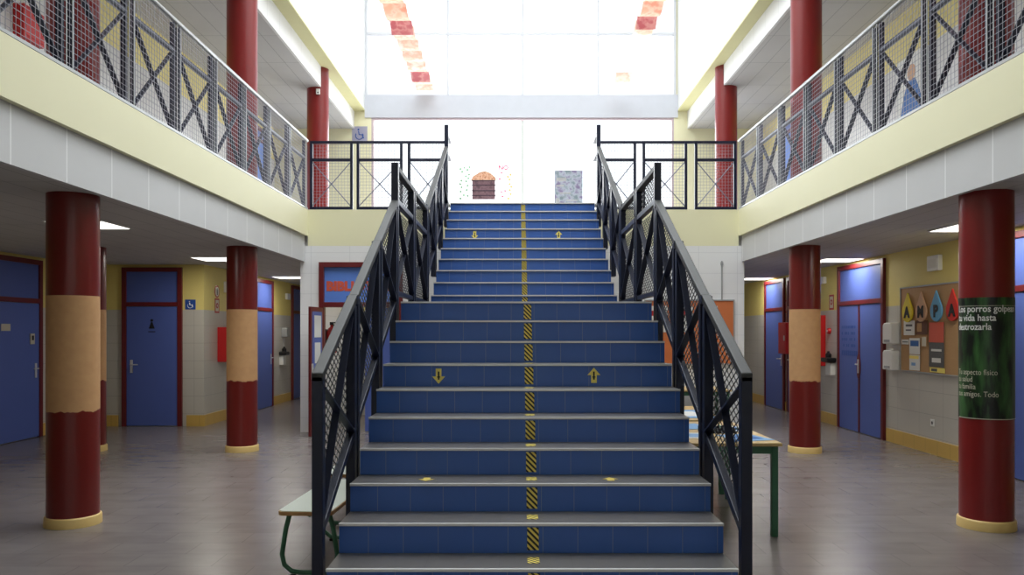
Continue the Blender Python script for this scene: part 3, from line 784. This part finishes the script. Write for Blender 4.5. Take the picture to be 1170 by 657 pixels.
def bottle_shelf(loc, side, label):
    t = thing('sanitizer_station', label, 'sanitizer', loc, side, 'hand sanitizer stations')
    MB().box(-.15, .15, -.02, .06, 0, .16).build('holder_tray', M['black'], t, .02)
    MB().lathe([(.05, 0), (.05, .08), (.02, .11), (.02, .13)], 16, (0, 0)).build('sanitizer_bottle', M['black'], t, smooth=True).rotation_euler = (-PI/2, 0, 0)
    t.children[-1].location = (0, .04, .08)
    MB().box(-.11, .11, -.24, -.03, .0, .09).build('paper_holder', M['paper'], t, .008)
bottle_shelf((WR, 13.62, 1.10), 'right', 'black sanitizer holder with white paper below the red alarm, right wall')
bottle_shelf((WL, 17.75, 1.10), 'left', 'black sanitizer holder with white paper on the far left wall')
t = thing('paper_notice', 'white paper notice under the metal dispenser, far left wall', 'notice', (WL, 18.0, 1.38), 'left'); MB().box(-.07, .07, -.1, .08, 0, .002).build('notice_sheet', M['paper'], t)
t = thing('emergency_light', 'white emergency light box on yellow wall above the cork board', 'emergency light', (WR, 10.25, 2.50), 'right')
MB().box(-.14, .14, -.10, .10, 0, .06).build('light_housing', M['white'], t, .008); MB().box(-.11, .11, -.06, .05, .06, .066).build('light_cover', M['paper'], t)
t = thing('emergency_light', 'small white box high on the yellow wall near the far left door', 'emergency light', (WL, 18.2, 2.42), 'left')
MB().box(-.12, .12, -.07, .07, 0, .06).build('light_housing', M['white'], t, .008)
t = thing('emergency_light', 'small white box near the ceiling right of the second right column', 'emergency light', (WR, 14.0, 2.52), 'right')
MB().box(-.10, .10, -.06, .06, 0, .06).build('light_housing', M['white'], t, .008)
t = thing('emergency_light', 'white alarm box left of the second left column near the ceiling', 'emergency light', (WL, 14.4, 2.42), 'left')
MB().box(-.10, .10, -.1, .1, 0, .06).build('light_housing', M['white'], t, .008)
t = thing('wall_socket', 'white wall socket low on the tiles below the cork board', 'socket', (WR, 10.35, .41), 'right')
MB().box(-.045, .045, -.045, .045, 0, .010).build('socket_plate', M['white'], t, .002); MB().lathe([(.022, .010), (.022, .0105)], 20).build('socket_hole', M['grey_ink'], t)

# cork board with drop-shaped letters
bd = thing('cork_board', 'cork notice board with aluminium frame on the right tiled wall', 'notice board', (WR, 10.35, 1.05), 'right')
bw = 1.66
MB().box(-bw/2, bw/2, 0, 1.18, 0, .02).build('board_surface', M['cork'], bd)
MB().box(-bw/2, -bw/2+.018, 0, 1.18, .0, .03).box(bw/2-.018, bw/2, 0, 1.18, 0, .03).box(-bw/2+.018, bw/2-.018, 0, .018, 0, .03).box(-bw/2+.018, bw/2-.018, 1.162, 1.18, 0, .03).build('board_frame', M['alu'], bd)
def drop(yc, ch, mat, colname):
    t = thing('letter_drop', '%s drop-shaped cutout with letter %s on the cork board' % (colname, ch), 'letter', (WR-.032, yc, 1.88), 'right', 'drop-shaped letters on the cork board')
    pts = []
    for i in range(40):
        a = 2*PI*i/40
        r = .14; x = r*math.sin(a); y = -r*math.cos(a)
        if abs(a-PI) < 1.25: 
            k = 1-abs(a-PI)/1.25; y += .115*k*k+.01*k; x *= (1-.3*k)
        pts.append((x, y))
    MB().prism(pts, 0, .022).build('drop_shape', mat, t, .003)
    text(ch, .21, 'letter_shape', M['dark'], t, 0, -.075, .024, .004, 'CENTER', .009)
drop(10.93, 'A', M['drop_yellow'], 'yellow'); drop(10.56, 'M', M['drop_tan'], 'tan'); drop(10.18, 'P', M['drop_blue'], 'light blue'); drop(9.80, 'A', M['drop_red'], 'red')
def note(yl, yr, z0, z1, mats, label, pts=None):
    t = thing('pinned_paper', label, 'paper', (WR-.031, (yl+yr)/2, z0), 'right', 'papers pinned to the cork board')
    w = (yl-yr)/2; MB().box(-w, w, 0, z1-z0, 0, .003).build('paper_sheet', mats[0], t)
    h = z1-z0
    for (a, b, c, d, mt) in mats[1]: MB().box(-w+2*w*a, -w+2*w*b, h*c, h*d, .003, .004).build('printed_area', mt, t)
note(11.06, 10.76, 1.56, 1.76, (M['paper'], [(.2, .8, .6, .75, M['grey_ink']), (.2, .7, .3, .4, M['grey_ink'])]), 'white printed sheet under the yellow letter drop')
note(10.72, 10.42, 1.57, 1.76, (M['brown'], [(.1, .5, .2, .8, M['bench_edge'])]), 'dark brown photo print under the tan letter drop')
note(11.12, 10.92, 1.43, 1.50, (M['paper'], [(.1, .9, .4, .6, M['grey_ink'])]), 'small white slip at the left edge of the cork board')
note(10.90, 10.62, 1.30, 1.52, (M['paper'], [(.1, .9, .5, .85, M['blue_ink'])]), 'white sheet with blue heading in the middle of the cork board')
note(10.90, 10.62, 1.04+.04, 1.29, (M['paper'], [(.0, .9, .75, .95, M['yellow']), (.2, .6, .3, .5, M['paper_blue'])]), 'white and yellow sheet at the bottom of the cork board')
note(10.58, 10.44, 1.40, 1.55, (M['cork'], [(.1, .9, .1, .9, M['beige'])]), 'small tan card right of the blue headed sheet')
note(10.38, 10.02, 1.15, 1.73, (M['grey_ink'], [(0, 1, .55, 1, M['orange_paint']), (.2, .8, .1, .2, M['paper']), (.15, .85, .35, .40, M['paper'])]), 'tall orange and grey poster under the blue letter drop')
note(10.36, 10.00, 1.08, 1.14, (M['yellow'], [(.1, .5, .2, .8, M['grey_ink'])]), 'narrow yellow sticker strip under the orange and grey poster')

# upper right gallery drawing
t = thing('wall_drawing', 'child drawing of a blue figure on the upper right gallery wall behind mesh', 'poster', (WR, 10.9, 5.0), 'right')
MB().box(-.42, .42, -.45, .45, 0, .004).build('drawing_sheet', M['paper'], t)
MB().prism([(-.30, -.35), (.30, -.35), (.22, -.1), (.10, .10), (-.10, .10), (-.22, -.1)], .004, .008).build('blue_figure', M['blue_ink'], t)
MB().lathe([(.11, .004), (.11, .008)], 24, (0, .2)).build('figure_head', M['drop_tan'], t)

# bulletin board on the library wall, right of the stairs
bb = thing('orange_board', 'orange bulletin board on the white wall behind the right stair railing', 'notice board', (2.75, YB, 1.10), 'back')
MB().box(-.70, .70, 0, 1.0, 0, .02).build('board_surface', M['orange_board'], bb)
MB().box(-.72, -.70, -.02, 1.02, 0, .03).box(.70, .72, -.02, 1.02, 0, .03).box(-.70, .70, -.02, 0, 0, .03).box(-.70, .70, 1.0, 1.02, 0, .03).build('board_frame', M['alu'], bb)
for i, (x, z, w_, h_, lb) in enumerate(((-.50, .50, .30, .42, 'leftmost white sheet with red marks on the orange board'), (-.12, .50, .34, .42, 'middle white sheet with red marks on the orange board'), (.30, .52, .30, .40, 'rightmost white sheet with red marks on the orange board'))):
    p = thing('pinned_paper', lb, 'paper', (2.75+x, YB-.021, 1.10+z), 'back', 'sheets on the orange board')
    MB().box(-w_/2, w_/2, 0, h_, 0, .003).build('paper_sheet', M['paper'], p)
    MB().box(-w_*.35, w_*.35, h_*.62, h_*.82, .003, .004).box(-w_*.35, w_*.1, h_*.2, h_*.4, .003, .004).build('printed_area', M['sign_red'], p)
t = thing('cable_conduit', 'thin grey vertical conduit on the white wall above the orange board', 'conduit', (3.27, YB, 2.12), 'back')
MB().box(-.01, .01, 0, .62, 0, .015).build('conduit_tube', M['alu'], t); MB().box(-.02, .02, .55, .60, 0, .02).build('conduit_clip', M['alu'], t)

# extinguisher inside the library
t = thing('fire_extinguisher', 'dark red fire extinguisher on the library wall seen through the open door', 'fire extinguisher', (-3.23, 14.1, 1.30), 'left')
t.rotation_euler = (0, 0, 0); t.location = (-3.12, 13.25, 1.25)
MB().lathe([(.07, 0), (.085, .02), (.085, .34), (.06, .41), (.025, .44), (.025, .47)], 28).build('cylinder_body', M['firered'], t, smooth=True)
MB().box(-.03, .03, -.02, .02, .47, .52).box(0, .12, -.012, .012, .50, .52).build('valve_lever', M['black'], t)
MB().tube([(.03, 0, .47), (.11, 0, .42), (.125, 0, .25), (.11, 0, .08)], .013).build('hose', M['black'], t, smooth=True)
MB().box(-.10, -.08, -.05, .05, .1, .4).build('wall_bracket', M['black'], t)

# ------------------------------------------------------------------ benches
def bench(x, y, w_, l_, rz, label):
    t = thing('low_bench', label, 'bench', (x, y, 0), None, 'low school benches beside the stairs', rz=rz)
    def rr(w, l, r=.05, n=6):
        pts = []
        for cx, cy, a0 in ((w/2-r, l/2-r, 0), (-w/2+r, l/2-r, 90), (-w/2+r, -l/2+r, 180), (w/2-r, -l/2+r, 270)):
            for i in range(n+1): a = math.radians(a0+90*i/n); pts.append((cx+r*math.cos(a), cy+r*math.sin(a)))
        return pts
    MB().prism(rr(w_, l_), .422, .446).build('seat_edge', M['bench_edge'], t)
    MB().prism(rr(w_-.012, l_-.012), .446, .450).build('seat_top', M['bench_top'], t)
    for s in (-1, 1):
        yy = s*(l_/2-.12)
        pts = [(-w_/2+.05, yy, .422), (-w_/2+.02, yy, .30), (-w_/2-.005, yy, .14), (-w_/2+.01, yy, .07), (-w_/2+.06, yy, .03), (-w_/2+.12, yy, .022)]
        pts = pts+[(-a, b, c) for a, b, c in reversed(pts)]
        MB().tube(pts, .016, 12).build('leg_frame', M['green'], t, smooth=True)
        for q in (-1, 1): MB().lathe([(.02, 0), (.02, .012)], 12, (q*(w_/2-.07), yy)).build('foot_cap', M['black'], t)
    MB().tube([(0, -l_/2+.12, .40), (0, l_/2-.12, .40)], .014, 10).build('stretcher', M['green'], t)
bench(-1.345, 5.63, .36, 1.12, math.radians(-3), 'nearest low bench with pale top and green tube legs, left of the stairs')
bench(-1.40, 7.15, .36, 1.5, math.radians(-1), 'farther low bench with pale top, behind the nearest bench')

# ------------------------------------------------------------------ tables
def table(x0, x1, y0, y1, h, label):
    t = thing('work_table', label, 'table', ((x0+x1)/2, (y0+y1)/2, 0), None, 'green legged school tables right of the stairs')
    a = (x1-x0)/2; b = (y1-y0)/2
    MB().box(-a, a, -b, b, h-.028, h).build('table_top', M['wood_top'], t, .006)
    MB().box(-a+.05, a-.05, -b+.04, -b+.06, h-.09, h-.028).box(-a+.05, a-.05, b-.06, b-.04, h-.09, h-.028).box(-a+.04, -a+.06, -b+.05, b-.05, h-.09, h-.028).box(a-.06, a-.04, -b+.05, b-.05, h-.09, h-.028).build('apron', M['green'], t)
    for sx in (-1, 1):
        for sy in (-1, 1): MB().box(sx*(a-.05)-.025, sx*(a-.05)+.025, sy*(b-.05)-.025, sy*(b-.05)+.025, 0, h-.03).build('leg', M['green'], t, .006)
table(1.36, 2.07, 6.14, 7.62, .74, 'nearest green legged wooden table covered with papers, right of stairs')
table(1.40, 2.07, 7.75, 9.2, .74, 'second green legged table directly behind the nearest table')
table(2.1, 3.2, 11.75, 12.5, .74, 'green legged table against the white wall under the orange board')
def flat(name, x, y, z, w_, l_, rz, mat, label, cat='paper', grp='papers on the tables', ink=None):
    t = thing(name, label, cat, (x, y, z), None, grp, rz=rz)
    MB().box(-w_/2, w_/2, -l_/2, l_/2, 0, .0025).build('paper_sheet', mat, t)
    if ink: MB().box(-w_*.35, w_*.35, -l_*.3, l_*.3, .0025, .0032).build('printed_area', ink, t)
flat('craft_sheet', 1.86, 6.45, .741, .30, .40, .3, M['paper_blue'], 'blue sheet at the front right of the nearest table', ink=M['blue_ink'])
flat('craft_sheet', 1.50, 6.56, .7415, .22, .36, -.1, M['paper'], 'white sheet at the front left of the nearest table', ink=M['paper_blue'])
flat('craft_sheet', 1.86, 7.05, .741, .30, .42, -.2, M['paper'], 'white sheet at the rear right of the nearest table', ink=M['blue_ink'])
flat('craft_sheet', 1.55, 7.20, .741, .30, .42, .1, M['paper_blue'], 'blue sheet at the rear left of the nearest table')
flat('craft_sheet', 1.72, 8.3, .741, .55, .8, .05, M['paper_blue'], 'large pale blue sheet on the second table', ink=M['paper'])
def scissors(x, y, z, rz, label):
    t = thing('scissors', label, 'scissors', (x, y, z), None, 'scissors on the nearest table', rz=rz)
    for s in (-1, 1):
        MB().tube([(s*.025+.022*math.cos(a), -.05+.032*math.sin(a), .008) for a in [2*PI*i/14 for i in range(15)]], .005, 6).build('handle_ring', M['blue_ink'], t)
        MB().bar((s*.018, -.02, .006), (-s*.006, .10, .006), .010, .003).build('blade', M['chrome'], t)
scissors(1.68, 6.24, .742, .8, 'blue handled scissors near the front edge of the nearest table')
scissors(1.46, 6.88, .742, -.6, 'blue handled scissors near the left edge of the nearest table')
t = thing('pen_tray', 'dark tray of craft supplies on the nearest table behind the railing', 'tray', (1.72, 6.80, .741), None)
MB().box(-.14, .14, -.09, .09, 0, .006).box(-.14, -.132, -.09, .09, .006, .045).box(.132, .14, -.09, .09, .006, .045).box(-.132, .132, -.09, -.082, .006, .045).box(-.132, .132, .082, .09, .006, .045).build('tray_body', M['black'], t)
for i in range(5): MB().tube([(-.10+.04*i, -.07, .02), (-.08+.04*i, .06, .025+.03*(i % 2))], .006, 6).build('pencil', (M['yellow'], M['firered'], M['blue_ink'], M['green'], M['paper'])[i], t)
t = thing('small_plant', 'small dark sprig lying at the back of the nearest table', 'plant', (1.95, 6.78, .742), None)
m = MB(); 
for i in range(16):
    a = random.uniform(0, 6.28); r = random.uniform(.04, .10)
    m.poly([(0, 0, .01), (r*.6*math.cos(a-.3), r*.6*math.sin(a-.3), .03), (r*math.cos(a), r*math.sin(a), .02+random.uniform(0, .04)), (r*.6*math.cos(a+.3), r*.6*math.sin(a+.3), .035)], [(0, 1, 2, 3)])
m.build('leaf_cluster', M['green'], t)
MB().lathe([(.03, 0), (.036, .02), (.01, .022)], 14).build('plant_base', M['black'], t)

# ------------------------------------------------------------------ posters on the upper window
t = thing('window_collage', 'paper collage of a brown layered block with orange dome on the upper window', 'poster', (-.70, YW-.004, ZF+.28), 'back')
t.location.z = ZF+.975; t.location.x = -.73
MB().box(-.56, .62, -.02, 1.02, -.003, -.001).build('collage_backing', M['poster_white'], t)
m = MB().prism([(-.27, 0), (.24, 0), (.24, .42), (-.27, .42)], 0, .004).build('brown_block', M['poster_brown'], t)
m = MB()
for z in (.08, .185, .31): m.box(-.30, .26, z, z+.018, .004, .008)
m.box(-.28, .24, .405, .43, .004, .008).build('layer_line', M['poster_line'], t)
MB().prism([(-.31, .42), (.27, .42), (.24, .50), (.12, .60), (0, .635), (-.12, .60), (-.25, .52)], 0, .005).build('orange_dome', M['poster_orange'], t)
text('NO', .14, 'pink_word', M['poster_pink'], t, .31, .66, .0, .002, bold=.006)
for (x, z) in ((.38, .58), (.34, .44), (.40, .06), (.38, .16), (.46, .18)):
    MB().prism([(x-.03, z+.02), (x, z-.03), (x+.03, z+.02), (x+.012, z+.035), (x, z+.02), (x-.012, z+.035)], 0, .003).build('pink_heart', M['poster_pink'], t)
def scatter(n, xa, xb, za, zb, name, mat):
    got = []
    while len(got) < n:
        p = (random.uniform(xa, xb), random.uniform(za, zb))
        if all((p[0]-q[0])**2+(p[1]-q[1])**2 > .07**2 for q in got): got.append(p)
    for x, z in got: MB().lathe([(.030, 0), (.024, .003), (.012, .003)], 8, (x, z)).build(name, mat, t)
scatter(18, -.54, -.33, .02, .75, 'pale_green_dot', M['poster_green'])
scatter(8, .52, .60, .02, .6, 'pale_yellow_dot', M['poster_yellow'])
for r in range(2):
    for c in range(9): MB().box(-.28+.06*c, -.28+.06*c+.04, .76+.07*r, .76+.07*r+.035, 0, .002).build('lilac_letter', M['poster_lilac'], t)
t = thing('window_poster', 'grey blue picture sheet taped to the upper window at the stair head', 'poster', (1.14, YW-.004, ZF+.80), 'back')
MB().box(-.31, .31, -.1, .82, 0, .004).build('poster_sheet', M['poster_grey'], t)
m = MB()
for (a, b, c, d) in ((-.27, -.05, .58, .66), (-.27, -.10, .46, .50), (-.2, .05, .30, .33), (-.05, .2, .14, .17), (-.28, -.2, .0, .2)): m.box(a, b, c, d, .004, .006)
m.build('white_lettering', M['poster_white'], t)

# ------------------------------------------------------------------ paper garlands below the glazing
def garland(x, xw, ys, label, seq):
    t = thing('paper_garland', label, 'garland', (x, ys[0], 6.95), None, 'painted paper garlands under the roof')
    MB().tube([(0, -12.7, .02), (0, YW-.05-ys[0], .02)], .004, 6).build('cord', M['paper'], t)
    for i, (a, b, k) in enumerate(zip(ys[:-1], ys[1:], seq)):
        if k is None: continue
        n = 12; vs = []; fs = []
        for q in range(n+1):
            f = q/n; y = a+(b-a)*f-ys[0]; z = -.10*4*f*(1-f) if k != 'r' else -.16*f
            for s in (-1, 1): vs.append((s*xw/2, y, z)); vs.append((s*xw/2, y, z-.003))
        for q in range(n):
            o = 4*q; fs += [(o, o+2, o+6, o+4), (o+1, o+5, o+7, o+3), (o, o+4, o+5, o+1), (o+2, o+3, o+7, o+6)]
        fs += [(0, 1, 3, 2), (4*n, 4*n+2, 4*n+3, 4*n+1)]
        MB().poly(vs, fs).build('paper_sheet', {'o': M['sheet_orange'], 'p': M['sheet_pale'], 'r': M['sheet_red']}[k], t, smooth=True)
garland(-2.0, .38, [11.2, 12.0, 12.8, 13.5, 13.75, 14.35, 14.9, 15.5, 16.1, 16.35, 16.9, 17.3], 'left garland of orange and red painted paper under the roof', ['p', 'o', 'o', 'r', 'p', 'p', 'p', 'p', 'r', 'p', 'p'])
garland(2.2, .34, [11.2, 12.0, 12.7, 13.3, 13.5, 14.2, 14.8, 16.2, 16.9], 'right garland of pale and red painted paper under the roof', ['p', 'p', 'o', 'r', 'p', None, None, 'p'])
